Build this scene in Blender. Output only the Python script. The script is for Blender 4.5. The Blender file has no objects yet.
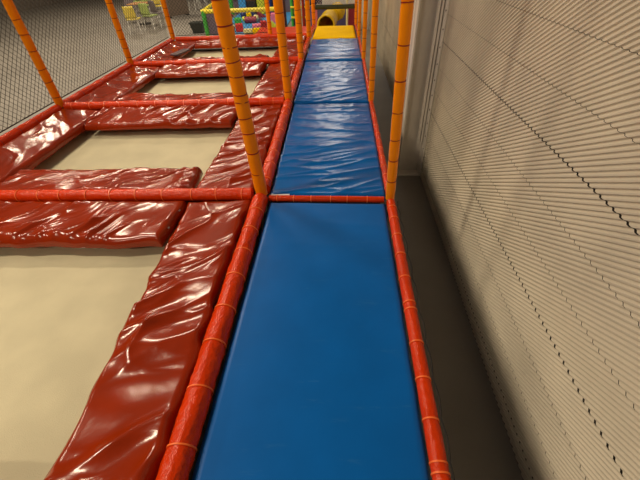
import bpy, math, random
from mathutils import Vector, noise, Matrix
random.seed(7)
D = bpy.data
COL = bpy.context.scene.collection
S = bpy.context.scene

# ------------------------------------------------------------------ camera
CX, CH = 0.1271, 1.496
pi_, ya_, ro_ = [math.radians(a) for a in (40.4147, 4.2214, -2.7671)]
F = Vector((-math.sin(ya_)*math.cos(pi_), math.cos(ya_)*math.cos(pi_), -math.sin(pi_)))
R0 = Vector((math.cos(ya_), math.sin(ya_), 0)); U0 = R0.cross(F)
R = math.cos(ro_)*R0 + math.sin(ro_)*U0
U = -math.sin(ro_)*R0 + math.cos(ro_)*U0
FP = 350.6
cam = D.cameras.new('camera'); camo = D.objects.new('camera', cam); COL.objects.link(camo)
cam.sensor_fit = 'HORIZONTAL'; cam.sensor_width = 36; cam.lens = FP/640*36
cam.clip_start = 0.02; cam.clip_end = 200
camo.matrix_world = Matrix(((R.x, U.x, -F.x, CX), (R.y, U.y, -F.y, 0), (R.z, U.z, -F.z, CH), (0, 0, 0, 1)))
S.camera = camo
FLOOR = -0.9

def on_z(u, v, z=0.0):
    d = F + (u-320)/FP*R - (v-240)/FP*U
    t = (z-CH)/d.z
    return Vector((CX+t*d.x, t*d.y, z))
def on_y(u, v, y):
    d = F + (u-320)/FP*R - (v-240)/FP*U
    t = y/d.y
    return Vector((CX+t*d.x, y, CH+t*d.z))

# ------------------------------------------------------------------ materials
def srgb(r, g, b):
    f = lambda c: (c/255/12.92) if c/255 <= .04045 else ((c/255+.055)/1.055)**2.4
    return (f(r), f(g), f(b), 1)

def mat(name, col, rough=.5, var=.08, scale=6, bump=0, bscale=40, metal=0, coat=0, spec=.5, col2=None, stretch=(1, 1, 1), emit=0):
    m = D.materials.new(name); m.use_nodes = True
    nt = m.node_tree; N = nt.nodes; L = nt.links
    b = N['Principled BSDF']
    b.inputs['Roughness'].default_value = rough
    b.inputs['Metallic'].default_value = metal
    b.inputs['Specular IOR Level'].default_value = spec
    if coat:
        b.inputs['Coat Weight'].default_value = coat; b.inputs['Coat Roughness'].default_value = .12
    tc = N.new('ShaderNodeTexCoord'); mp = N.new('ShaderNodeMapping'); mp.inputs['Scale'].default_value = stretch
    L.new(tc.outputs['Object'], mp.inputs['Vector'])
    n = N.new('ShaderNodeTexNoise'); n.inputs['Scale'].default_value = scale; n.inputs['Detail'].default_value = 5
    L.new(mp.outputs[0], n.inputs['Vector'])
    r = N.new('ShaderNodeValToRGB'); L.new(n.outputs['Fac'], r.inputs[0])
    r.color_ramp.elements[0].position = .35; r.color_ramp.elements[1].position = .68
    c = srgb(*col)
    c2 = srgb(*col2) if col2 else tuple(min(1, x*(1+var)) for x in c[:3])+(1,)
    r.color_ramp.elements[0].color = tuple(x*(1-var) for x in c[:3])+(1,)
    r.color_ramp.elements[1].color = c2
    L.new(r.outputs[0], b.inputs['Base Color'])
    if bump:
        n2 = N.new('ShaderNodeTexNoise'); n2.inputs['Scale'].default_value = bscale; n2.inputs['Detail'].default_value = 4
        L.new(mp.outputs[0], n2.inputs['Vector'])
        bp = N.new('ShaderNodeBump'); bp.inputs['Strength'].default_value = bump; bp.inputs['Distance'].default_value = .01
        L.new(n2.outputs['Fac'], bp.inputs['Height']); L.new(bp.outputs[0], b.inputs['Normal'])
    return m

M = dict(
    orange=mat('orange_vinyl', (255, 148, 0), .30, .05, 5, .12, 30, spec=.25),
    red=mat('red_vinyl', (214, 56, 0), .22, .08, 6, .75, 48, spec=.28),
    pad=mat('dark_red_vinyl', (144, 40, 0), .18, .10, 5, .10, 22, spec=.42),
    reddeck=mat('red_vinyl_deck', (222, 60, 2), .3, .08, 5, .1, 20),
    blue=mat('blue_vinyl', (0, 98, 184), .36, .07, 3, .05, 9, spec=.22),
    bluew=mat('wrinkled_blue_vinyl', (0, 96, 182), .23, .10, 4, .10, 14, col2=(4, 104, 190), spec=.28),
    yellow=mat('yellow_vinyl', (250, 204, 0), .6, .05, 4, .05, 12, spec=.02),
    tie=mat('red_cable_tie', (150, 28, 10), .4, .05),
    otie=mat('orange_cable_tie', (255, 120, 50), .4, .05),
    bed=mat('jump_mat_fabric', (204, 198, 168), .8, .08, 3, .3, 240),
    black=mat('black_fabric', (22, 20, 22), .7, .1),
    dark=mat('dark_mat', (40, 38, 40), .7, .1),
    steel=mat('galvanised_steel', (150, 148, 145), .4, .1, metal=.8),
    wall=mat('cladding_paint', (216, 208, 190), .5, .10, 1.5, .1, 60),
    back=mat('cladding_joint', (40, 34, 28), .8, .1),
    column=mat('column_paint', (212, 206, 196), .5, .06, 2, .1, 40),
    conc=mat('concrete_base', (92, 80, 68), .85, .18, 3, .3, 50, stretch=(1, .3, 1)),
    hall=mat('hall_wall_paint', (120, 112, 104), .8, .06, 2),
    strand=mat('net_cord', (44, 40, 34), .8, .1),
    wstrand=mat('white_net_cord', (214, 212, 205), .8, .1),
    olive=mat('olive_padding', (52, 62, 34), .6, .1),
    white=mat('white_plastic', (225, 225, 220), .4, .04),
    green=mat('green_vinyl', (70, 175, 70), .35, .06),
    lime=mat('lime_vinyl', (205, 215, 60), .35, .06),
    yel2=mat('yellow_rail_vinyl', (240, 222, 60), .35, .06),
    purple=mat('mauve_panel', (92, 86, 134), .5, .08),
    mauve=mat('mauve_grey_mesh', (104, 92, 108), .7, .12, 30),
    plum=mat('dark_plum_vinyl', (70, 42, 58), .4, .1),
    cyan=mat('light_blue_vinyl', (60, 150, 215), .35, .08),
    navy=mat('navy_vinyl', (30, 50, 110), .35, .08),
    rblock=mat('red_foam', (215, 50, 55), .4, .06),
    pink=mat('pink_foam', (230, 120, 150), .4, .06),
    cream=mat('cream_foam', (235, 225, 160), .4, .06),
    brown=mat('brown_foam', (130, 78, 40), .5, .1),
    wine=mat('wine_red_foam', (150, 40, 60), .4, .08),
    bin=mat('dark_green_black_plastic', (34, 42, 38), .4, .08),
    chairgreen=mat('pale_green_shell', (168, 190, 110), .4, .06),
    chairyellow=mat('yellow_shell', (225, 205, 90), .4, .06),
    chairgrey=mat('grey_shell', (120, 110, 115), .5, .06),
    tabletop=mat('light_brown_laminate', (205, 150, 90), .4, .1),
    slide=mat('yellow_slide_plastic', (232, 190, 20), .25, .04),
)

# carpet-like hall floor
def floor_mat():
    m = mat('speckled_hall_floor', (134, 130, 123), .55, .10, 1.2, .05, 60)
    return m
M['floor'] = floor_mat()

def blue_worn():
    """blue vinyl with faint pale scuffs"""
    m = M['blue']; nt = m.node_tree; N = nt.nodes; L = nt.links; b = N['Principled BSDF']
    src = b.inputs['Base Color'].links[0].from_socket
    tc = N.new('ShaderNodeTexCoord'); mp = N.new('ShaderNodeMapping'); mp.inputs['Scale'].default_value = (1.1, 9, 1); mp.inputs['Rotation'].default_value = (0, 0, .12)
    n = N.new('ShaderNodeTexNoise'); n.inputs['Scale'].default_value = 2.2; n.inputs['Detail'].default_value = 8; n.inputs['Roughness'].default_value = .75
    L.new(tc.outputs['Object'], mp.inputs[0]); L.new(mp.outputs[0], n.inputs['Vector'])
    r = N.new('ShaderNodeValToRGB'); r.color_ramp.elements[0].position = .60; r.color_ramp.elements[1].position = .80
    r.color_ramp.elements[0].color = (0, 0, 0, 1); r.color_ramp.elements[1].color = (.35, .35, .35, 1)
    L.new(n.outputs['Fac'], r.inputs[0])
    mx = N.new('ShaderNodeMix'); mx.data_type = 'RGBA'
    L.new(r.outputs[0], mx.inputs['Factor']); L.new(src, mx.inputs[6]); mx.inputs[7].default_value = srgb(90, 150, 190)
    L.new(mx.outputs[2], b.inputs['Base Color'])
blue_worn()

# ------------------------------------------------------------------ mesh helpers
class MB:
    def __init__(s): s.v = []; s.f = []; s.sm = []
    def add(s, vs, fs, smooth=False):
        o = len(s.v); s.v += [tuple(v) for v in vs]; s.f += [tuple(i+o for i in f) for f in fs]; s.sm += [smooth]*len(fs); return s
    def box(s, a, b, rz=0, c=None):
        (x0, y0, z0), (x1, y1, z1) = a, b
        vs = [(x0,y0,z0),(x1,y0,z0),(x1,y1,z0),(x0,y1,z0),(x0,y0,z1),(x1,y0,z1),(x1,y1,z1),(x0,y1,z1)]
        if rz:
            cx, cy = ((x0+x1)/2, (y0+y1)/2) if c is None else c
            vs = [(cx+(x-cx)*math.cos(rz)-(y-cy)*math.sin(rz), cy+(x-cx)*math.sin(rz)+(y-cy)*math.cos(rz), z) for x, y, z in vs]
        return s.add(vs, [(0,3,2,1),(4,5,6,7),(0,1,5,4),(1,2,6,5),(2,3,7,6),(3,0,4,7)])
    def tube(s, pts, rad, n=14, caps=True, fr=None):
        """round tube along pts; rad number or function(i, angle, point)"""
        pts = [Vector(p) for p in pts]; vs = []; fs = []
        t0 = (pts[1]-pts[0]).normalized()
        ref = Vector((0, 0, 1)) if abs(t0.z) < .9 else Vector((1, 0, 0))
        for i, p in enumerate(pts):
            t = (pts[min(i+1, len(pts)-1)]-pts[max(i-1, 0)]).normalized()
            a = t.cross(ref).normalized(); b = a.cross(t)
            for k in range(n):
                an = 2*math.pi*k/n
                r = rad(i, an, p) if callable(rad) else rad
                vs.append(p + (a*math.cos(an)+b*math.sin(an))*r)
        for i in range(len(pts)-1):
            for k in range(n):
                fs.append((i*n+k, (i+1)*n+k, (i+1)*n+(k+1)%n, i*n+(k+1)%n))
        s.add(vs, fs, True)
        if caps:
            s.add(vs[:n], [tuple(range(n))]); s.add(vs[-n:], [tuple(reversed(range(n)))])
        return s
    def build(s, name, m, parent=None):
        me = D.meshes.new(name); me.from_pydata(s.v, [], s.f); me.materials.append(m)
        me.polygons.foreach_set('use_smooth', s.sm); me.update()
        o = D.objects.new(name, me); COL.objects.link(o)
        if parent: 
            o.parent = parent; o.matrix_parent_inverse = Matrix.Translation(-parent.location)
        return o
def tag(o, label=None, cat=None, group=None, kind=None):
    if label: o['label'] = label
    if cat: o['category'] = cat
    if group: o['group'] = group
    if kind: o['kind'] = kind
    return o
def empty(name, loc, label, cat, group=None):
    o = D.objects.new(name, None); COL.objects.link(o); o.location = loc; o.empty_display_size = .1
    return tag(o, label, cat, group)
def struct(o): return tag(o, kind='structure')
def bevel(o, w=.01, seg=2):
    md = o.modifiers.new('bevel', 'BEVEL'); md.width = w; md.segments = seg; md.limit_method = 'ANGLE'; return o

# ------------------------------------------------------------------ setting
struct(MB().box((-18, -4, FLOOR-.1), (2.0, 30, FLOOR)).build('floor', M['floor']))
struct(MB().box((-18, 29.5, FLOOR), (2.0, 29.7, 5.6)).build('wall_back', M['hall']))
struct(MB().box((-18, -4, FLOOR), (-17.8, 30, 5.6)).build('wall_left', M['hall']))

WX = 1.177
def clip(poly, axis, val, keep_greater):
    out = []
    for i in range(len(poly)):
        a, b = poly[i], poly[(i+1) % len(poly)]
        ia = (a[axis] >= val) if keep_greater else (a[axis] <= val)
        ib = (b[axis] >= val) if keep_greater else (b[axis] <= val)
        if ia: out.append(a)
        if ia != ib:
            t = (val-a[axis])/(b[axis]-a[axis]); out.append(tuple(a[k]+t*(b[k]-a[k]) for k in range(3)))
    return out
def ribbed_wall(y0, y1, z0, zt):
    """finely ribbed metal cladding boards with shadow gaps between them"""
    mb = MB(); th = math.radians(31); dy, dz = math.cos(th), -math.sin(th); ny, nz = math.sin(th), math.cos(th)
    pitch = .023; dep = .010
    z = -0.058-.725*2; bands = []
    while z < zt:
        for j in range(3):
            a = z+j*.725/3; b = z+(j+1)*.725/3
            bands.append((max(a+(.003 if j == 0 else .0010), z0), min(b-(.003 if j == 2 else .0010), zt)))
        z += .725
    for a, b in bands:
        if b-a < .01: continue
        cs = [y*ny+zz*nz for y in (y0, y1) for zz in (a, b)]
        k0 = int(min(cs)/pitch)-1; k1 = int(max(cs)/pitch)+1
        for k in range(k0, k1):
            for (f0, f1, d0, d1) in ((0, .18, dep, 0), (.18, .5, 0, 0), (.5, .85, 0, dep), (.85, 1, dep, dep)):
                p0 = (k+f0)*pitch; p1 = (k+f1)*pitch; poly = []
                for pc, t, dd in ((p0, -60, d0), (p0, 60, d0), (p1, 60, d1), (p1, -60, d1)):
                    poly.append((pc*ny+t*dy, pc*nz+t*dz, dd))
                for ax, v, g in ((0, y0, True), (0, y1, False), (1, a, True), (1, b, False)):
                    poly = clip(poly, ax, v, g)
                    if len(poly) < 3: break
                if len(poly) >= 3:
                    mb.add([(WX+q[2], q[0], q[1]) for q in poly], [tuple(range(len(poly)))])
    return mb
struct(ribbed_wall(-1.5, 16, -0.898, 3.4).build('wall_right', M['wall']))
struct(MB().box((WX+.0125, -1.5, FLOOR), (WX+.1, 16, 3.42)).build('wall_right_backing', M['back']))

# steel column against the wall
c = empty('steel_column', (WX-.15, 4.24, FLOOR), 'beige painted steel column standing against the ribbed metal wall', 'column')
x0, x1, y0, y1 = .895, WX, 4.12, 4.36
MB().box((x0, y0, FLOOR), (x0+.016, y1, 3.4)).build('flange', M['column'], c)
MB().box((x1-.022, y0, FLOOR), (x1-.004, y1, 3.4)).build('flange', M['column'], c)
MB().box((x0+.016, y0+.11, FLOOR), (x1-.022, y0+.122, 3.4)).build('web', M['column'], c)
for xx, w in ((x1-.085, .018), (x1-.055, .02)):
    MB().box((xx, y0+.002, FLOOR+.45), (xx+w, y0+.05, 3.4)).build('cable_channel', M['column'], c)
bevel(MB().box((x0-.03, y0-.02, FLOOR), (x1, y1+.04, FLOOR+.02)).build('base_plate', M['column'], c), .004)
# closing angle beside the column with its screws
ta = empty('corner_trim', (WX-.005, 4.085, FLOOR), 'narrow grey corner strip with dark screws between column and ribbed wall', 'trim')
MB().box((WX-.016, 4.065, -.86), (WX-.001, 4.118, 3.4)).build('strip', M['column'], ta)
zz = -.5
while zz < 3.3:
    MB().tube([(WX-.017, 4.075, zz), (WX-.023, 4.075, zz)], .007, 8).build('screw', M['back'], ta); zz += .16

# ------------------------------------------------------------------ padded rails and posts
def lerp(a, b, t): return a+(b-a)*t
def rail(name, A, B, r, label, group, ties, tmat, m='red', wob=.05, cat='padded rail', seg=.02):
    A = Vector(A); B = Vector(B); Ln = (B-A).length; n = max(8, int(Ln/seg))
    e = empty(name, (A+B)/2, label, cat, group)
    tt = [((B-A).normalized()).dot(Vector(t)-A) if not isinstance(t, (int, float)) else t for t in ties]
    sd = random.uniform(0, 50)
    def rad(i, an, p):
        s_ = (p-A).length
        d = min([abs(s_-q) for q in tt] or [9])
        pinch = 1-.07*math.exp(-(d/.012)**2)
        w = noise.noise(Vector((s_*34+sd, math.cos(an)*2.6, math.sin(an)*2.6)))
        w2 = noise.noise(Vector((s_*7+sd, math.cos(an)*1.3, math.sin(an)*1.3+9)))
        w3 = noise.noise(Vector((s_*2.0+sd, 3, 9)))
        return r*pinch*(1+wob*w*.55+wob*.6*w2+.03*w3)
    MB().tube([A.lerp(B, i/n) for i in range(n+1)], rad, 20).build('sleeve', M[m], e)
    d = (B-A).normalized()
    for q in tt:
        c_ = A+d*q
        tilt = Vector((random.uniform(-.12, .12), random.uniform(-.12, .12), 0))
        dd = (d+tilt*.5).normalized()
        MB().tube([c_-dd*.003, c_+dd*.003], r*1.0+.0022, 20).build('cable_tie', M[tmat], e)
    return e
def ties_every(L_, step, j=.2, first=None):
    out = []; q = (first if first is not None else step*.5)
    while q < L_-.05: out.append(q); q += step*(1+random.uniform(-j, j))
    return out

PL = [(-.495, -.15), (-.483, 2.31), (-.501, 4.411), (-.510, 6.375), (-.496, 8.103), (-.470, 9.50)]
PR = [(.490, -.15), (.506, 2.235), (.507, 4.345), (.520, 6.319), (.517, 8.042), (.500, 9.42)]
names = ['nearest', 'second', 'third', 'fourth', 'farthest']
gL = 'red padded rails on the trampoline side of the walkway'; gR = 'red padded rails on the wall side of the walkway'
tieL = [[.489, .722, .954, 1.164, 1.40, 1.615, 1.837, 2.05]]; tieR = [[.433, .468, .622, .796, .979, 1.177, 1.224, 1.406, 1.6, 1.782, 1.966, 2.1]]
whereL = ['up to the nearest post', 'between first and second left posts', 'between second and third left posts', 'between third and fourth left posts', 'beside the yellow mat']
for i in range(5):
    A, B = PL[i], PL[i+1]; L_ = math.dist(A, B); r = (.057, .054, .048, .044, .042)[i]
    ts = [t+.15 for t in tieL[0]] if i == 0 else ties_every(L_-.1, .22)
    rail('padded_rail', (A[0], A[1]+.07*(i > 0), 0), (B[0], B[1]-.07, 0), r, 'red padded rail along left side of blue walkway, '+whereL[i], gL, ts, 'otie', wob=.15 if i == 0 else .18)
whereR = ['up to the nearest post', 'between first and second right posts', 'between second and third right posts', 'between third and fourth right posts', 'beside the yellow mat']
for i in range(5):
    A, B = PR[i], PR[i+1]; L_ = math.dist(A, B); r = (.033, .026, .024, .024, .024)[i]
    ts = [t+.15 for t in tieR[0]] if i == 0 else ties_every(L_-.1, .18)
    rail('padded_rail', (A[0], A[1]+.05*(i > 0), 0), (B[0], B[1]-.05, 0), r, 'slim red padded rail along wall side of blue walkway, '+whereR[i], gR, ts, 'otie', wob=.06 if i == 0 else .2)
# net border cord held beside the near right rail
def cord(A, B, ts, off, name_label):
    pts = []; n = 90
    for i in range(n+1):
        y = lerp(A[1], B[1], i/n); x = lerp(A[0], B[0], i/n)
        d = min(abs(y-t) for t in ts)
        pts.append((x+off+min(.010, d*.14), y, .012))
    return tag(MB().tube(pts, .0035, 8).build('border_cord', M['black']), name_label, 'cord')
cord(PR[0], (PR[1][0], PR[1][1]-.06), [t for t in tieR[0]], .040, 'thin black cord tied along outer edge of the nearest slim red rail')

# crossing rails
rail('padded_rail', (-.42, 2.268, -.012), (.462, 2.238, -.012), .024, 'thin red padded rail crossing the blue walkway between two mats', 'crossing rails', ties_every(.88, .13), 'otie', wob=.08)
YT = [-.15, 2.31, 4.40, 6.40, 8.36]; XL = -3.452
whereT = ['nearest full crossing rail left of the nearest orange post', 'second crossing rail, meeting the walkway at the second left post', 'third crossing rail, meeting the walkway at the third left post', 'farthest crossing rail behind the last trampoline']
for k in range(1, 5):
    ts = [L for L in ties_every(2.8, .2)]
    rail('padded_rail', (XL+.07, YT[k]+(.04 if k == 4 else 0), 0), (-.56, YT[k], 0), .05, 'red padded rail between trampolines, '+whereT[k-1], 'crossing rails', ts, 'otie' if k < 3 else 'tie', wob=.10, seg=.03)
for k in range(4):
    rail('padded_rail', (XL, YT[k]+.06, 0), (XL, YT[k+1]-.06, 0), .05, 'red padded rail on outer left edge of the %s trampoline' % ['nearest', 'second nearest', 'third nearest', 'farthest'][k], 'outer rails', ties_every(1.8, .25), 'tie', wob=.1, seg=.03)

def post(x, y, r, label, group, zt=2.3, zties=None, m='orange', lean=0):
    e = empty('padded_post', (x, y, FLOOR), label, 'padded post', group)
    MB().tube([(x, y, FLOOR), (x, y, .01)], .024, 12).build('steel_pole', M['steel'], e)
    z = .03; ts = list(zties or [])
    if not ts:
        q = .12
        while q < zt-.1: ts.append(q); q += random.uniform(.12, .2)
    sd = random.uniform(0, 99)
    n = int((zt)/.02)
    def rad(i, an, p):
        d = min(abs(p.z-q) for q in ts)
        w = noise.noise(Vector((p.z*14+sd, math.cos(an)*1.6, math.sin(an)*1.6)))
        s_ = 1-.10*math.exp(-(d/.008)**2)+.03*w
        if p.z < .045: s_ *= .93
        return r*s_
    MB().tube([(x+lean*lerp(.0, zt, i/n), y, lerp(.0, zt, i/n)) for i in range(n+1)], rad, 22).build('sleeve', M[m], e)
    for q in ts:
        t_ = Vector((random.uniform(-.1, .1), random.uniform(-.1, .1), 1)).normalized()
        c_ = Vector((x+lean*q, y, q)); MB().tube([c_-t_*.0035, c_+t_*.0035], r*.985, 22).build('cable_tie', M['tie'], e)
    return e
gpL = 'orange padded posts left of the walkway'; gpR = 'orange padded posts right of the walkway'
z1 = [.193, .363, .505, .61, .716, .767, .876, .962, 1.038, 1.151, 1.275, 1.40, 1.55, 1.7, 1.86, 2.0, 2.15]
z2 = [.157, .324, .471, .652, .845, 1.037, 1.235, 1.4, 1.57, 1.75, 1.92, 2.1]
pl = ['thick orange padded post nearest the camera on the trampoline side', 'second orange padded post on the trampoline side of the walkway', 'third orange padded post on the trampoline side of the walkway', 'fourth orange padded post, left corner of blue and yellow mats', 'fifth and farthest orange padded post on the left, at far end of the yellow mat']
prr = ['slim orange padded post nearest the camera beside the ribbed wall', 'second slim orange padded post on the wall side', 'third slim orange padded post on the wall side', 'fourth slim orange padded post, right corner of blue and yellow mats', 'farthest slim orange padded post on the right, at far end of the yellow mat']
for i in range(5):
    post(*PL[i+1], (.0475, .050, .050, .048, .045)[i], pl[i], gpL, zties=z1 if i == 0 else None, lean=(-.042, -.02, -.01, 0, 0)[i])
    post(PR[i+1][0], PR[i+1][1], (.035, .034, .034, .034, .034)[i], prr[i], gpR, zties=z2 if i == 0 else None, lean=(-.018, -.01, 0, 0, 0)[i])
post(XL, 8.42, .05, 'orange padded post at far left corner of the farthest trampoline', 'orange padded posts around the trampolines')
post(-1.35, 8.50, .045, 'thin orange padded post on the far rail, in front of the soft play blocks', 'orange padded posts around the trampolines')
for k, w_ in enumerate(('nearest', 'second', 'third')):
    post(XL, YT[k+1], .05, 'orange padded post on outer left edge, at the %s crossing rail' % w_, 'orange padded posts around the trampolines')

# ------------------------------------------------------------------ wrinkled vinyl pads
def ridge(p, sharp=3.0):
    v = 1-abs(noise.noise(p))*1.9
    return max(0, v)**sharp
def wrinkle(x, y, ang, seed, sc=1.0, stretch=3.2):
    wx = x+.07*noise.noise(Vector((x*3, y*3, seed))); wy = y+.07*noise.noise(Vector((x*3+7, y*3, seed+3)))
    u = wx*math.cos(ang)+wy*math.sin(ang); v = -wx*math.sin(ang)+wy*math.cos(ang)
    h = .85*ridge(Vector((u*2.3/stretch*1.7*sc, v*4.4*sc, seed)), 5)
    h += .5*ridge(Vector((u*2.0*sc+v*1.2, v*3.0*sc-u*.8, seed+11)), 6)
    h += .28*ridge(Vector((u*4.2/stretch*1.7*sc, v*8.2*sc, seed+20)), 3)
    m_ = .5+.8*noise.noise(Vector((x*2.2, y*2.2, seed+40)))
    b = .35*noise.noise(Vector((x*4.0, y*4.0, seed+60)))
    return h*max(.15, m_)+b
def slab(name, P, thick, m, parent=None, amp=.02, ang=.5, seed=1.0, res=.014, edge=.03, sc=1.0, stretch=3.2, wf=None, slope=None):
    """P: four corners (x,y,z) ordered a(0,0) b(1,0) c(1,1) d(0,1)"""
    a, b, c_, d = [Vector(p) for p in P]
    nu = max(4, int(max((b-a).length, (c_-d).length)/res)); nv = max(4, int(max((d-a).length, (c_-b).length)/res))
    W = ((b-a).length+(c_-d).length)/2; H = ((d-a).length+(c_-b).length)/2
    vs = []; fs = []
    for j in range(nv+1):
        for i in range(nu+1):
            u, v = i/nu, j/nv
            p = a.lerp(b, u).lerp(d.lerp(c_, u), v)
            ed = min(u*W, (1-u)*W, v*H, (1-v)*H)
            t = max(0, min(1, ed/edge)); rnd = math.sqrt(1-(1-t)**2)
            if wf: w = wf(p.x, p.y)
            else: w = wrinkle(p.x, p.y, ang, seed, sc, stretch)
            # edge outline wobble
            off = .010*noise.noise(Vector((p.x*6, p.y*6, seed+5)))*(amp/.02)*(1-t)
            z = p.z - edge*(1-rnd) + amp*w*(.25+.75*t)
            vs.append((p.x+off, p.y+off, z))
    n0 = len(vs)
    for j in range(nv):
        for i in range(nu):
            q = j*(nu+1)+i; fs.append((q, q+1, q+nu+2, q+nu+1))
    ring = [i for i in range(nu+1)] + [j*(nu+1)+nu for j in range(1, nv+1)] + [nv*(nu+1)+i for i in range(nu-1, -1, -1)] + [j*(nu+1) for j in range(nv-1, 0, -1)]
    cz = [vs[i] for i in ring]
    lay = 3
    for l in range(1, lay+1):
        for q in cz:
            base = q[2]; zz = base-(thick-edge)*l/lay
            bulge = .006*math.sin(math.pi*l/lay)
            vs.append((q[0], q[1], zz))
    Rn = len(ring)
    prev = ring
    for l in range(lay):
        cur = list(range(n0+l*Rn, n0+(l+1)*Rn))
        for k in range(Rn):
            fs.append((prev[k], cur[k], cur[(k+1) % Rn], prev[(k+1) % Rn]))
        prev = cur
    fs.append(tuple(reversed(prev)))
    mb = MB(); mb.add(vs, fs, True)
    # wind outward for a counter-clockwise footprint
    return mb.build(name, M[m] if isinstance(m, str) else m, parent)

BEDZ = -.19
tl = ['nearest trampoline, cream bed mostly hidden past the wide glossy red pad', 'second trampoline, cream bed level with the thick nearest orange post',
      'third trampoline, cream bed between second and third crossing rails', 'farthest trampoline beside the play area, short cream bed']
for k in range(4):
    ya, yb = YT[k]+.055, YT[k+1]-.055
    xl, xr = XL+.055, -.565
    e = empty('trampoline', ((xl+xr)/2, (ya+yb)/2, FLOOR), tl[k], 'trampoline', 'trampolines left of the walkway')
    sw = .50; nw = .46; fw = (.46, .47, .40, .33)[k]
    res = .012 if k < 2 else .02
    # side pad beside the walkway, full length
    zo, zi = .0, -.035
    g = .012
    if k == 0: xi_a, xi_b = -.99, -1.075
    else: xi_a, xi_b = xr-sw-.02, xr-sw+.02
    slab('edge_pad', [(xi_a, ya, zi), (xr, ya, zo), (xr, yb, zo), (xi_b, yb, zi)], .075, 'pad', e, .060 if k == 0 else .044, .55, 3.1+k*7, res, .035, .8 if k == 0 else .9)
    slab('edge_pad', [(xl, ya, zo), (xl+sw, ya, zi), (xl+sw, yb, zi), (xl, yb, zo)], .08, 'pad', e, .022, 2.2, 5.1+k*7, .02, .03)
    # end pads
    a0, a1 = xl+sw+.02, min(xi_a, xi_b)-.012
    if k == 0: a1 = -1.09
    slab('edge_pad', [(a0, yb-fw, zi), (a1-.03, yb-fw, zi), (a1, yb, zo), (a0, yb, zo)], .075, 'pad', e, .044, .95, 11.3+k*5, res, .045, 1.35, 3.4)
    slab('edge_pad', [(a0, ya, zo), (a1, ya, zo), (a1-.03, ya+nw, zi), (a0, ya+nw, zi)], .075, 'pad', e, .036, .7, 17.7+k*5, res, .045, 1.3, 3.4)
    # bed
    n = 24; vs = []; fs = []
    bx0, bx1, by0, by1 = xl+.2, xr-.2, ya+.15, yb-.15
    for j in range(n+1):
        for i in range(n+1):
            u, v = i/n, j/n
            sag = -.02*math.sin(math.pi*u)*math.sin(math.pi*v)
            vs.append((lerp(bx0, bx1, u), lerp(by0, by1, v), BEDZ+sag+.001*noise.noise(Vector((u*30, v*30, k)))))
    for j in range(n):
        for i in range(n): q = j*(n+1)+i; fs.append((q, q+1, q+n+2, q+n+1))
    o = MB().add(vs, fs, True).build('jump_mat', M['bed'], e)
    md = o.modifiers.new('solid', 'SOLIDIFY'); md.thickness = .004
    f = MB()
    for (p, q) in (((xl, ya), (xr, ya+.12)), ((xl, yb-.12), (xr, yb)), ((xl, ya+.12), (xl+.15, yb-.12)), ((xr-.15, ya+.12), (xr, yb-.12))):
        f.box((*p, BEDZ-.03), (*q, BEDZ+.015))
    f.box((xl, ya, BEDZ-.42), (xl+.02, yb, BEDZ-.03)); f.box((xr-.02, ya, BEDZ-.42), (xr, yb, BEDZ-.03))
    f.box((xl, ya, BEDZ-.42), (xr, ya+.02, BEDZ-.03)); f.box((xl, yb-.02, BEDZ-.42), (xr, yb, BEDZ-.03))
    for xx in (xl+.03, (xl+xr)/2, xr-.07):
        for yy in (ya+.03, yb-.07): f.box((xx, yy, FLOOR), (xx+.04, yy+.04, BEDZ-.42))
    f.build('frame', M['dark'], e)
    if k == 0:
        for (gx, gy, gz) in ((-1.083, 2.12, -.03), (-1.10, 1.93, -.045)):
            MB().tube([(gx, gy, gz+.008), (gx-.004, gy, gz+.014)], .008, 10).build('eyelet', M['steel'], e)
# strap lying at the corner of the farthest trampoline
s_ = on_z(181, 53, -.01)
tag(bevel(MB().box((s_.x-.08, s_.y-.24, -.01), (s_.x+.08, s_.y+.20, .025), rz=-.25).build('foam_strap', M['plum']), .02), 'dark plum strap lying between pads of the farthest trampoline', 'strap')

# ------------------------------------------------------------------ walkway mats
def xL(y, off): 
    for (a, b) in zip(PL, PL[1:]):
        if a[1] <= y <= b[1]: return lerp(a[0], b[0], (y-a[1])/(b[1]-a[1]))+off
    return PL[-1][0]+off
def xR(y, off):
    for (a, b) in zip(PR, PR[1:]):
        if a[1] <= y <= b[1]: return lerp(a[0], b[0], (y-a[1])/(b[1]-a[1]))-off
    return PR[-1][0]-off
def w1(x, y):
    v = .25*noise.noise(Vector((x*1.6, y*1.2, 2)))
    v += .22*ridge(Vector((x*1.2+.5*y, y*3-.8*x, 4)), 4)*max(0, min(1, (y-1.4)*1.6))
    return v
def w2(x, y):
    # taut transverse creases and a few long diagonal folds
    a = .36; u = x*math.cos(a)+y*math.sin(a); v = -x*math.sin(a)+y*math.cos(a)
    h = .55*ridge(Vector((u*1.1, v*7.5, 9)), 4)*(max(0, min(1, (3.6-y)*1.3))+.15)
    h += .5*ridge(Vector((x*.7, y*4.2+.2*noise.noise(Vector((x*3, y*2, 0))), 13)), 5)
    h += .18*ridge(Vector((x*7, y*9, 31)), 2.5)*max(0, min(1, (y-3.2)*1.2))
    return h+.25*noise.noise(Vector((x*3, y*3, 8)))
def w3(x, y):
    a = .5; u = x*math.cos(a)+y*math.sin(a); v = -x*math.sin(a)+y*math.cos(a)
    h = .7*ridge(Vector((u*1.0, v*8, 19)), 4)*(max(0, min(1, (5.6-y)*1.3))+.1)
    h += .4*ridge(Vector((x*.8, y*5, 23)), 5)
    h += .22*ridge(Vector((x*8, y*7, 37)), 2.5)*max(0, min(1, (y-5.2)*1.2))
    return h+.25*noise.noise(Vector((x*3, y*3, 28)))
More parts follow.
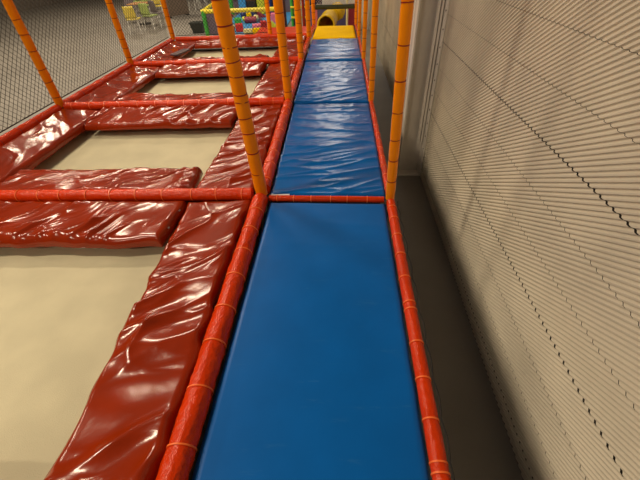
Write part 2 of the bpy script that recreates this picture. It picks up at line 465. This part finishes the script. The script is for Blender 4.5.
def w4(x, y):
    h = .8*ridge(Vector((x*.8, y*3.2, 43)), 5)+.16*ridge(Vector((x*5, y*6, 47)), 3)
    return h+.2*noise.noise(Vector((x*3, y*3, 48)))
mz = -.012
specs = [(-.12, 2.225, w1, .012, 'blue', 'large smooth blue mat filling the near end of the walkway', .02),
         (2.305, 4.325, w2, .017, 'bluew', 'creased blue mat just past the thin red crossing rail', .014),
         (4.385, 6.300, w3, .018, 'bluew', 'shiny wrinkled blue mat, third along the walkway', .014),
         (6.36, 8.035, w4, .016, 'bluew', 'short looking blue mat right before the yellow mat', .016)]
for (ya, yb, wf, amp, m, lab, res) in specs:
    offL = .060 if ya < 2 else .057
    o = slab('floor_mat', [(xL(ya, offL), ya, mz), (xR(ya, .030 if ya < 2 else .022), ya, mz), (xR(yb, .036 if ya < 2 else .024), yb-.03, mz), (xL(yb, offL+.012), yb, mz)], .055, m, None, amp, wf=wf, res=res, edge=.014)
    tag(o, lab, 'mat', 'blue walkway mats')
    if ya > 2 and ya < 3:
        tag_o = MB().box((xL(ya, offL)+.012, ya-.004, mz-.02), (xL(ya, offL)+.16, ya+.012, mz+.006)).build('seam_label', M['white'], o); tag_o['label'] = 'white label strip'
tag(slab('floor_mat', [(-.43, 8.075, .0), (.46, 8.05, .0), (.45, 9.36, .0), (-.41, 9.42, .0)], .06, 'yellow', None, .006, wf=lambda x, y: .4*noise.noise(Vector((x*2, y*2, 3))), res=.03, edge=.02), 'yellow mat at the far end of the blue walkway', 'mat')
# plywood deck under the mats
dk = empty('walkway_deck', (0, 4.6, FLOOR), 'dark plywood deck carrying the blue walkway mats', 'deck')
MB().box((-.415, -.15, -.13), (.445, 9.38, -.075)).build('board', M['dark'], dk)
for yy in (0, 2.10, 4.20, 6.2, 7.9, 9.2):
    for xx in (-.40, .42): MB().box((xx-.02, yy, FLOOR), (xx+.02, yy+.04, -.13)).build('leg', M['dark'], dk)
# red deck pad past the farthest trampoline
tag(slab('floor_mat', [(-1.75, 8.56, -.0), (-.56, 8.56, -.0), (-.54, 9.45, -.0), (-1.75, 9.45, -.0)], .08, 'reddeck', None, .012, seed=71, res=.03), 'red pad beyond the farthest trampoline, left of the yellow mat', 'mat')
bd = MB(); bd.box((-1.75, 8.57, -.16), (-.56, 9.40, -.085))
for xx in (-1.7, -.62):
    for yy in (8.6, 9.3): bd.box((xx, yy, FLOOR), (xx+.04, yy+.04, -.16))
tag(bd.build('small_deck', M['dark']), 'dark deck under the red pad beside the yellow mat', 'deck')

# ------------------------------------------------------------------ safety nets (real cords)
def net(name, O, du, W, H, mesh, rad, m, label, top=True):
    """diamond mesh net; O origin, du unit direction, W width, H height"""
    O = Vector(O); du = Vector(du); mb = MB(); up = Vector((0, 0, 1)); nn = du.cross(up)
    def strip(u0, z0, u1, z1):
        a = O+du*u0+up*z0; b = O+du*u1+up*z1; t = (b-a).normalized(); s1 = t.cross(nn)*rad; s2 = nn*rad
        k = len(mb.v)
        mb.add([a+s1, a+s2, a-s1*.9-s2*.5, b+s1, b+s2, b-s1*.9-s2*.5], [(0, 1, 4, 3), (1, 2, 5, 4), (2, 0, 3, 5)])
    step = mesh*1.414; c0 = -H
    while c0 < W:
        # rising line z = u - c
        u0 = max(0, c0); u1 = min(W, c0+H)
        if u1-u0 > .02: strip(u0, u0-c0, u1, u1-c0)
        # falling line z = H - (u - c)
        if u1-u0 > .02: strip(u0, H-(u0-c0), u1, H-(u1-c0))
        c0 += step
    for z in ((0, H) if top else (0,)):
        mb.tube([O+up*z, O+du*W+up*z], rad*2.2, 6)
    return tag(mb.build(name, m), label, 'net', 'safety nets')
net('safety_net', (XL-.06, -.1, .06), (0, 1, 0), 8.45, 2.2, .05, .0030, M['strand'], 'dark diamond mesh safety net along outer left side of the trampolines')
net('safety_net', (XL+.06, 8.47, .06), (1, 0, 0), 1.99, 2.2, .05, .0030, M['strand'], 'dark diamond mesh safety net behind the farthest trampoline')
net('safety_net', (-.40, 9.47, .41), (1, 0, 0), .86, 1.8, .04, .003, M['wstrand'], 'white mesh net above the olive bar at the end of the walkway')
rail('padded_bar', (-.42, 9.46, .355), (.46, 9.42, .355), .045, 'dark olive padded bar across the far end of the walkway', None, [.2, .5, .75], 'black', 'olive', cat='padded bar')

# ------------------------------------------------------------------ soft play area far left-centre
ZF = FLOOR
def pole(pts, r, name, m, label, cat='padded post', group=None):
    return tag(MB().tube(pts, r, 14).build(name, M[m]), label, cat, group)
sp = empty('play_fence', (-4.5, 13.9, ZF), 'low play area fence with green corner post and yellow top rail', 'fence')
MB().tube([(-4.50, 13.9, ZF), (-4.50, 13.9, -.16)], .075, 14).build('corner_post', M['green'], sp)
MB().tube([(-4.56, 13.9, -.18), (-1.75, 13.9, -.18)], .065, 14).build('top_rail', M['yel2'], sp)
MB().tube([(-4.52, 13.9, -.18), (-4.85, 17.6, -.18)], .06, 14).build('top_rail', M['yel2'], sp)
MB().tube([(-4.85, 17.6, ZF), (-4.85, 17.6, -.16)], .07, 14).build('post', M['green'], sp)
MB().tube([(-1.75, 13.9, ZF), (-1.75, 13.9, -.16)], .07, 14).build('post', M['lime'], sp)
MB().box((-4.42, 13.88, ZF+.05), (-3.65, 13.91, -.25)).build('mesh_panel', M['mauve'], sp)
MB().tube([(-3.62, 13.9, ZF), (-3.62, 13.9, -.2)], .03, 10).build('post', M['purple'], sp)
bp = empty('play_fence', (-3.8, 18.6, ZF), 'rear play area fence with pale green upright and yellow rail', 'fence')
for xx, mm in ((-4.72, 'green'), (-3.2, 'lime'), (-1.9, 'green')):
    MB().tube([(xx, 18.6, ZF), (xx, 18.6, .5)], .09, 14).build('post', M[mm], bp)
MB().tube([(-4.72, 18.6, -.28), (-1.9, 18.6, -.28)], .07, 14).build('rail', M['yel2'], bp)
MB().box((-4.6, 18.62, ZF), (-2.0, 18.66, -.32)).build('mesh_panel', M['mauve'], bp)
tag(MB().box((-4.4, 14.0, ZF), (-1.85, 18.45, ZF+.04)).build('play_mat', M['cyan']), 'light blue floor mat inside the soft play area', 'mat')

def foam_cube(p, s, m, rz): 
    return bevel(MB().box((p.x-s[0]/2, p.y-s[1]/2, p.z), (p.x+s[0]/2, p.y+s[1]/2, p.z+s[2]), rz=rz).build('foam_block', M[m]), .02)
def foam_cyl(p, r, L_, m, rz):
    d = Vector((math.cos(rz), math.sin(rz), 0))*L_/2; q = p+Vector((0, 0, r))
    return MB().tube([q-d, q+d], r, 18).build('foam_roller', M[m])
def foam_wedge(p, s, m, rz):
    w, l, h = s; c_, n_ = math.cos(rz), math.sin(rz)
    vs = [(-w/2,-l/2,0),(w/2,-l/2,0),(w/2,l/2,0),(-w/2,l/2,0),(-w/2,-l/2,h),(-w/2,l/2,h)]
    vs = [(p.x+x*c_-y*n_, p.y+x*n_+y*c_, p.z+z) for x, y, z in vs]
    return bevel(MB().add(vs, [(0,3,2,1),(0,1,4),(3,5,2),(0,4,5,3),(1,2,5,4)]).build('foam_wedge', M[m]), .015)
def ball(p, r, m):
    mb = MB(); n, k = 14, 9; vs = []; fs = []
    for j in range(k+1):
        a = math.pi*j/k
        for i in range(n): vs.append((p.x+r*math.sin(a)*math.cos(2*math.pi*i/n), p.y+r*math.sin(a)*math.sin(2*math.pi*i/n), p.z+r-r*math.cos(a)))
    for j in range(k):
        for i in range(n): fs.append((j*n+i, j*n+(i+1) % n, (j+1)*n+(i+1) % n, (j+1)*n+i))
    mb.add(vs, fs, True); return mb.build('play_ball', M[m])
Z4 = ZF+.04
items = [
 ('cube', 240, 31.5, (.26, .26, .24), 'rblock', .3, 'red foam cube at front of soft play area beside the nearest orange post'),
 ('cube', 248.5, 33.2, (.30, .22, .13), 'cream', .05, 'pale yellow flat foam block at the front, left of the yellow one'),
 ('cube', 258, 33.4, (.32, .22, .16), 'yellow', -.08, 'yellow flat foam block at front of soft play area'),
 ('cube', 238.5, 24, (.26, .3, .2), 'green', .2, 'green foam block behind the red cube'),
 ('roll', 251, 23, (.11, .45), 'wine', .1, 'wine red foam roller in the middle of the light blue mat'),
 ('ball', 256.5, 21.5, .12, 'cream', 0, 'cream ball right of the wine red roller'),
 ('ball', 244.5, 21.5, .09, 'lime', 0, 'small lime ball left of the wine red roller'),
 ('ball', 244, 18.2, .13, 'navy', 0, 'navy ball behind the lime ball'),
 ('cube', 249.3, 18.4, (.2, .16, .2), 'yellow', .4, 'yellow foam cube right of the navy ball'),
 ('wedge', 254.5, 15.8, (.36, .3, .22), 'navy', .2, 'navy foam wedge behind the cream ball'),
 ('wedge', 262, 17, (.36, .3, .24), 'wine', .1, 'wine red foam wedge near the thin orange post'),
 ('roll', 258.5, 29, (.09, .42), 'pink', .25, 'pink foam roller lying behind the yellow flat block'),
 ('cube', 264.5, 30, (.22, .22, .28), 'rblock', .2, 'red foam cube touching the thin orange post in view'),
 ('cube', 261, 24.6, (.16, .16, .22), 'mauve', .2, 'grey foam block behind the pink roller'),
 ('ball', 233, 31, .11, 'cream', 0, 'cream ball right beside the nearest orange post'),
 ('cube', 230.5, 24.5, (.16, .2, .2), 'lime', .3, 'lime foam block behind the cream ball by the orange post'),
 ('wedge', 214.5, 31, (.36, .26, .2), 'cyan', .3, 'light blue wedge behind the mauve fence panel'),
 ('wedge', 277, 30.5, (.34, .3, .3), 'lime', .1, 'lime foam wedge between the two orange posts'),
 ('cube', 275.5, 22, (.3, .3, .3), 'pink', .1, 'pink foam cube behind the lime wedge'),
 ('cube', 271, 16, (.22, .22, .3), 'navy', .1, 'navy foam cube behind the thin orange post'),
 ('wedge', 229.5, 16, (.34, .3, .3), 'wine', .1, 'wine red wedge far behind the nearest orange post'),
]
for kd, px, py, sz, m, rz, lab in items:
    p = on_z(px, py, Z4)
    if kd == 'cube': o = foam_cube(p, sz, m, rz)
    elif kd == 'roll': o = foam_cyl(p, sz[0], sz[1], m, rz)
    elif kd == 'ball': o = ball(p, sz, m)
    else: o = foam_wedge(p, sz, m, rz)
    tag(o, lab, 'ball' if kd == 'ball' else 'foam block', 'soft play pieces')
# taller toys behind
def toy(px, Y, w, z0, z1, m, label, nm='play_block', d=.3):
    p = on_y(px, 4, Y); return tag(bevel(MB().box((p.x-w/2, Y, z0), (p.x+w/2, Y+d, z1)).build(nm, M[m]), .04), label, 'foam block', 'soft play pieces')
toy(242, 18.05, .34, ZF+.04, -.1, 'cyan', 'tall light blue foam block above the yellow rail')
toy(260.5, 18.05, .34, ZF+.04, -.22, 'lime', 'lime foam block above the yellow rail near the thin orange post')
toy(268.5, 18.05, .26, ZF+.04, .0, 'navy', 'tall navy block hidden partly by the thin orange post')
rk = empty('play_chair', (-3.45, 17.6, ZF), 'brown padded play seat with black base behind the yellow rail', 'seat')
px = on_y(251.5, 4, 18.1).x; rk.location = (px, 18.1, ZF)
bevel(MB().box((px-.2, 18.0, ZF+.04), (px+.2, 18.4, ZF+.55)).build('base', M['black'], rk), .03)
bevel(MB().box((px-.19, 18.0, ZF+.55), (px+.19, 18.4, ZF+.72)).build('seat', M['brown'], rk), .04)
bevel(MB().box((px-.19, 18.26, ZF+.72), (px+.19, 18.4, ZF+1.25)).build('backrest', M['brown'], rk), .05)

# black bin by the green corner post
pb = on_z(198, 33.5, ZF); b = empty('storage_bin', pb, 'black plastic storage bin on the hall floor beside the green post', 'bin')
vs = []
for (z, w, d) in ((0, .17, .13), (.30, .23, .18)):
    vs += [(pb.x+sx*w, pb.y+sy*d+.15, ZF+z) for sx, sy in ((-1, -1), (1, -1), (1, 1), (-1, 1))]
bevel(MB().add(vs, [(0, 3, 2, 1), (0, 1, 5, 4), (1, 2, 6, 5), (2, 3, 7, 6), (3, 0, 4, 7), (4, 5, 6, 7)]).build('body', M['bin'], b), .01)
bevel(MB().box((pb.x-.25, pb.y-.05, ZF+.30), (pb.x+.25, pb.y+.35, ZF+.34)).build('lid', M['bin'], b), .01)

# colourful play frame behind the far posts
pf = empty('climbing_structure', (-1.3, 15.2, ZF), 'tall climbing structure of green and white uprights with yellow rails', 'play structure')
for xx, yy, mm in ((-1.62, 15.2, 'green'), (-1.25, 15.3, 'white'), (-.85, 15.2, 'green'), (-.45, 15.2, 'white'), (.0, 15.2, 'green')):
    MB().tube([(xx, yy, ZF), (xx, yy, 1.6)], .05, 12).build('post', M[mm], pf)
for zz in (-.62, -.3, .02, .34, .7):
    MB().tube([(-1.66, 15.14, zz), (.05, 15.14, zz)], .035, 12).build('rail', M['yel2'], pf)
MB().box((-1.6, 15.34, ZF), (.02, 15.40, 1.5)).build('backing_panel', M['navy'], pf)
for i, (xx, zz, mm) in enumerate([(-1.43, -.45, 'lime'), (-1.05, -.14, 'cyan'), (-.66, .2, 'lime'), (-1.43, .18, 'mauve'), (-1.05, -.46, 'wine')]):
    bevel(MB().box((xx-.12, 15.2, zz-.10), (xx+.12, 15.32, zz+.10)).build('spinner', M[mm], pf), .03)
q = on_y(285, 28, 12.6)
pole([(q.x, 12.6, ZF), (q.x, 12.6, 1.6)], .075, 'padded_post', 'plum', 'dark plum post between the soft play blocks and play frame')
q = on_y(304, 24, 12)
pole([(q.x, 12, ZF), (q.x, 12, 1.6)], .04, 'padded_post', 'tie', 'thin dark red post seen between the far left orange posts')

# ------------------------------------------------------------------ beyond the walkway end
sl = empty('tube_slide', (-.2, 12, ZF), 'yellow plastic tube slide with dark round mouth beyond the yellow mat', 'slide')
mc = on_y(326, 25, 11.7)
pts = []
tc_ = on_y(335, 14.5, 12.7)
for i in range(17):
    t = i/16; a = mc.lerp(tc_, t) if False else None
    x = lerp(mc.x, tc_.x, t**1.2); y = lerp(11.7, 12.9, math.sin(t*math.pi/2)); z = lerp(mc.z, tc_.z, t*t*(3-2*t))
    pts.append((x, y, z))
for i in range(1, 4): pts.append((tc_.x+.03*i, 12.9+.02*i, tc_.z+.02*i))
o = MB().tube(pts, lambda i, an, p: .235 if i < 6 else .235-.05*math.sin(math.pi*(i-6)/13), 24, caps=False).build('tube', M['slide'], sl)
md = o.modifiers.new('solid', 'SOLIDIFY'); md.thickness = .02; md.offset = 1
ring = [(mc.x+.235*math.cos(a), 11.69, mc.z+.235*math.sin(a)) for a in [2*math.pi*i/28 for i in range(29)]]
MB().tube(ring, .03, 10, caps=False).build('mouth_rim', M['slide'], sl)
dm = ball(Vector((pts[-1][0], pts[-1][1]+.02, pts[-1][2]-.232)), .232, 'slide'); dm.name = 'end_dome'; dm.parent = sl; dm.matrix_parent_inverse = Matrix.Translation(-sl.location)
for dx in (-.2, .2): MB().tube([(mc.x+dx, 11.8, ZF), (mc.x+dx, 11.8, mc.z-.15)], .03, 10).build('support', M['black'], sl)
MB().tube([(tc_.x, 12.98, ZF), (tc_.x, 12.98, tc_.z-.1)], .04, 10).build('support', M['black'], sl)
zt_ = on_y(333, 5.5, 13.6).z
tag(MB().box((-.9, 13.6, ZF), (.44, 13.68, zt_)).build('padded_screen', M['purple']), 'mauve blue padded panel behind the yellow tube slide', 'panel')
tag(MB().box((-.42, 14.1, ZF), (1.1, 14.2, 1.5)).build('padded_screen', M['white']), 'pale padded screen seen through the white net', 'panel')
q = on_y(347, 20, 11.5)
pole([(q.x, 11.5, ZF), (q.x, 11.5, 1.2)], .03, 'padded_post', 'cream', 'thin cream post right of the tube slide')
tag(bevel(MB().box((q.x+.04, 11.6, ZF), (q.x+.30, 11.75, .14)).build('padded_screen', M['wine']), .02), 'dark red padded panel right of the thin cream post', 'panel')
tag(bevel(MB().box((-.66, 11.9, ZF), (-.52, 12.05, .1)).build('padded_screen', M['pink']), .03), 'pink padded upright left of the tube slide', 'panel')

# ------------------------------------------------------------------ seating area far left
def chair(loc, rz, shell, label, legm='white'):
    e = D.objects.new('cafe_chair', None); COL.objects.link(e)
    tag(e, label, 'chair', 'cafe chairs in the seating area')
    bevel(MB().box((-.21, -.21, .44), (.21, .21, .475)).build('seat', M[shell], e), .012)
    vs = []; fs = []
    for j in range(7):
        for i in range(7):
            u = i/6*2-1; v = j/6
            vs.append((u*.20*(1-.12*v*v), .20+.05*v-.05*u*u*0 + .03*(1-u*u), .50+v*.38))
    for j in range(6):
        for i in range(6): q = j*7+i; fs.append((q, q+1, q+8, q+7))
    o = MB().add(vs, fs, True).build('backrest', M[shell], e); md = o.modifiers.new('s', 'SOLIDIFY'); md.thickness = .018
    for sx in (-1, 1):
        for sy in (-1, 1):
            MB().tube([(sx*.17, sy*.17, .44), (sx*.21, sy*.22, 0)], .016, 8).build('leg', M[legm], e)
        MB().tube([(sx*.17, .19, .44), (sx*.17, .23, .60)], .012, 8).build('back_support', M[legm], e)
    e.location = loc; e.rotation_euler.z = rz
    return e
def table(loc, label):
    e = D.objects.new('cafe_table', None); COL.objects.link(e); tag(e, label, 'table', 'cafe tables in the seating area')
    bevel(MB().box((-.38, -.38, .72), (.38, .38, .75)).build('tabletop', M['tabletop'], e), .01)
    MB().tube([(0, 0, .03), (0, 0, .72)], .035, 12).build('pedestal', M['steel'], e)
    MB().tube([(0, 0, 0), (0, 0, .03)], .25, 20).build('base', M['black'], e)
    e.location = loc; return e
def P(px, py): v = on_z(px, py, ZF); return (v.x, v.y, ZF)
table(P(146, 24), 'light brown table among green chairs beyond the left net')
chair(P(154, 29), 2.9, 'chairgreen', 'pale green chair closest to the net corner, front of the brown table')
chair(P(138, 33), 3.3, 'chairyellow', 'yellow chair at the left edge, front of the brown table')
chair(P(163, 25.5), 2.6, 'chairgrey', 'grey chair right of the pale green chair, seen beside the orange corner post')
chair(P(149, 17), .2, 'chairgreen', 'pale green chair behind the brown table')
chair(P(160.5, 18), .4, 'chairyellow', 'yellow chair behind the grey chair by the orange corner post')
chair(P(140, 13), .1, 'chairgreen', 'pale green chair in the back row at the left edge')
chair(P(154, 10), 2.8, 'chairgrey', 'grey chair in the back row behind the pale green chair')
table(P(147, 7), 'light brown table in the back row of the seating area')
chair(P(168, 12), -1.2, 'chairyellow', 'yellow chair tucked by left end of the brown divider')
chair(P(196, 10), 2.7, 'black', 'black chair with white legs right of the brown divider')
chair(P(204, 8), 3.3, 'black', 'black chair with white legs nearer the play fence')
chair(P(201, 3), .4, 'black', 'black chair with white legs behind the other two black chairs')
chair(P(134, 22), .3, 'chairgrey', 'grey chair left of the near brown table')
chair(P(161, 8), 3.0, 'chairgreen', 'pale green chair in the back row, closest to the brown divider')
chair(P(146, 1), .1, 'black', 'black chair behind the back row table')
dv = empty('room_divider', (-6.95, 18.6, ZF), 'brown grey upholstered room divider standing on the hall floor', 'divider')
a = on_z(167.5, 18.5, ZF); b_ = on_z(190, 14.5, ZF)
dd = (b_-a); an = math.atan2(dd.y, dd.x); dv.location = a
mdv = mat('brown_grey_fabric', (112, 98, 86), .85, .1, 8)
t = MB(); t.box((0, 0, .04), (dd.length, .08, 1.6)); o = t.build('panel', mdv); o.parent = dv; bevel(o, .02)
for xx in (.1, dd.length-.16): 
    o = MB().box((xx, -.12, 0), (xx+.06, .2, .04)).build('foot', M['black']); o.parent = dv
dv.rotation_euler.z = an

# ------------------------------------------------------------------ light
def area(name, loc, target, sx, sy, power, col=(1, .86, .68)):
    l = D.lights.new(name, 'AREA'); l.shape = 'RECTANGLE'; l.size = sx; l.size_y = sy; l.energy = power; l.color = col
    o = D.objects.new(name, l); COL.objects.link(o); o.location = loc
    o.rotation_euler = (Vector(target)-Vector(loc)).to_track_quat('-Z', 'Y').to_euler(); return o
WARM = (1, .81, .58)
for y in (-4, 1.0, 5.5, 10, 15):
    area('hall_lamp', (-4.6, y, 4.9), (-4.2, y, 0), .4, 1.5, 205, WARM)
for y in (3, 12, 20):
    area('hall_lamp', (-10, y, 4.9), (-10, y, 0), .4, 1.5, 260, WARM)
for x, y in ((-.5, 15.5), (0, 20), (.2, 26)):
    area('hall_lamp', (x, y, 4.9), (x, y-2, 0), 1.0, 2.4, 55, (1, .9, .78))

w = D.worlds.new('world'); S.world = w; w.use_nodes = True
bg = w.node_tree.nodes['Background']; bg.inputs[0].default_value = (1, .84, .66, 1); bg.inputs[1].default_value = .11

S.view_settings.view_transform = 'Standard'; S.view_settings.look = 'None'; S.view_settings.gamma = 1
S.view_settings.use_curve_mapping = False; S.view_settings.exposure = 0.0
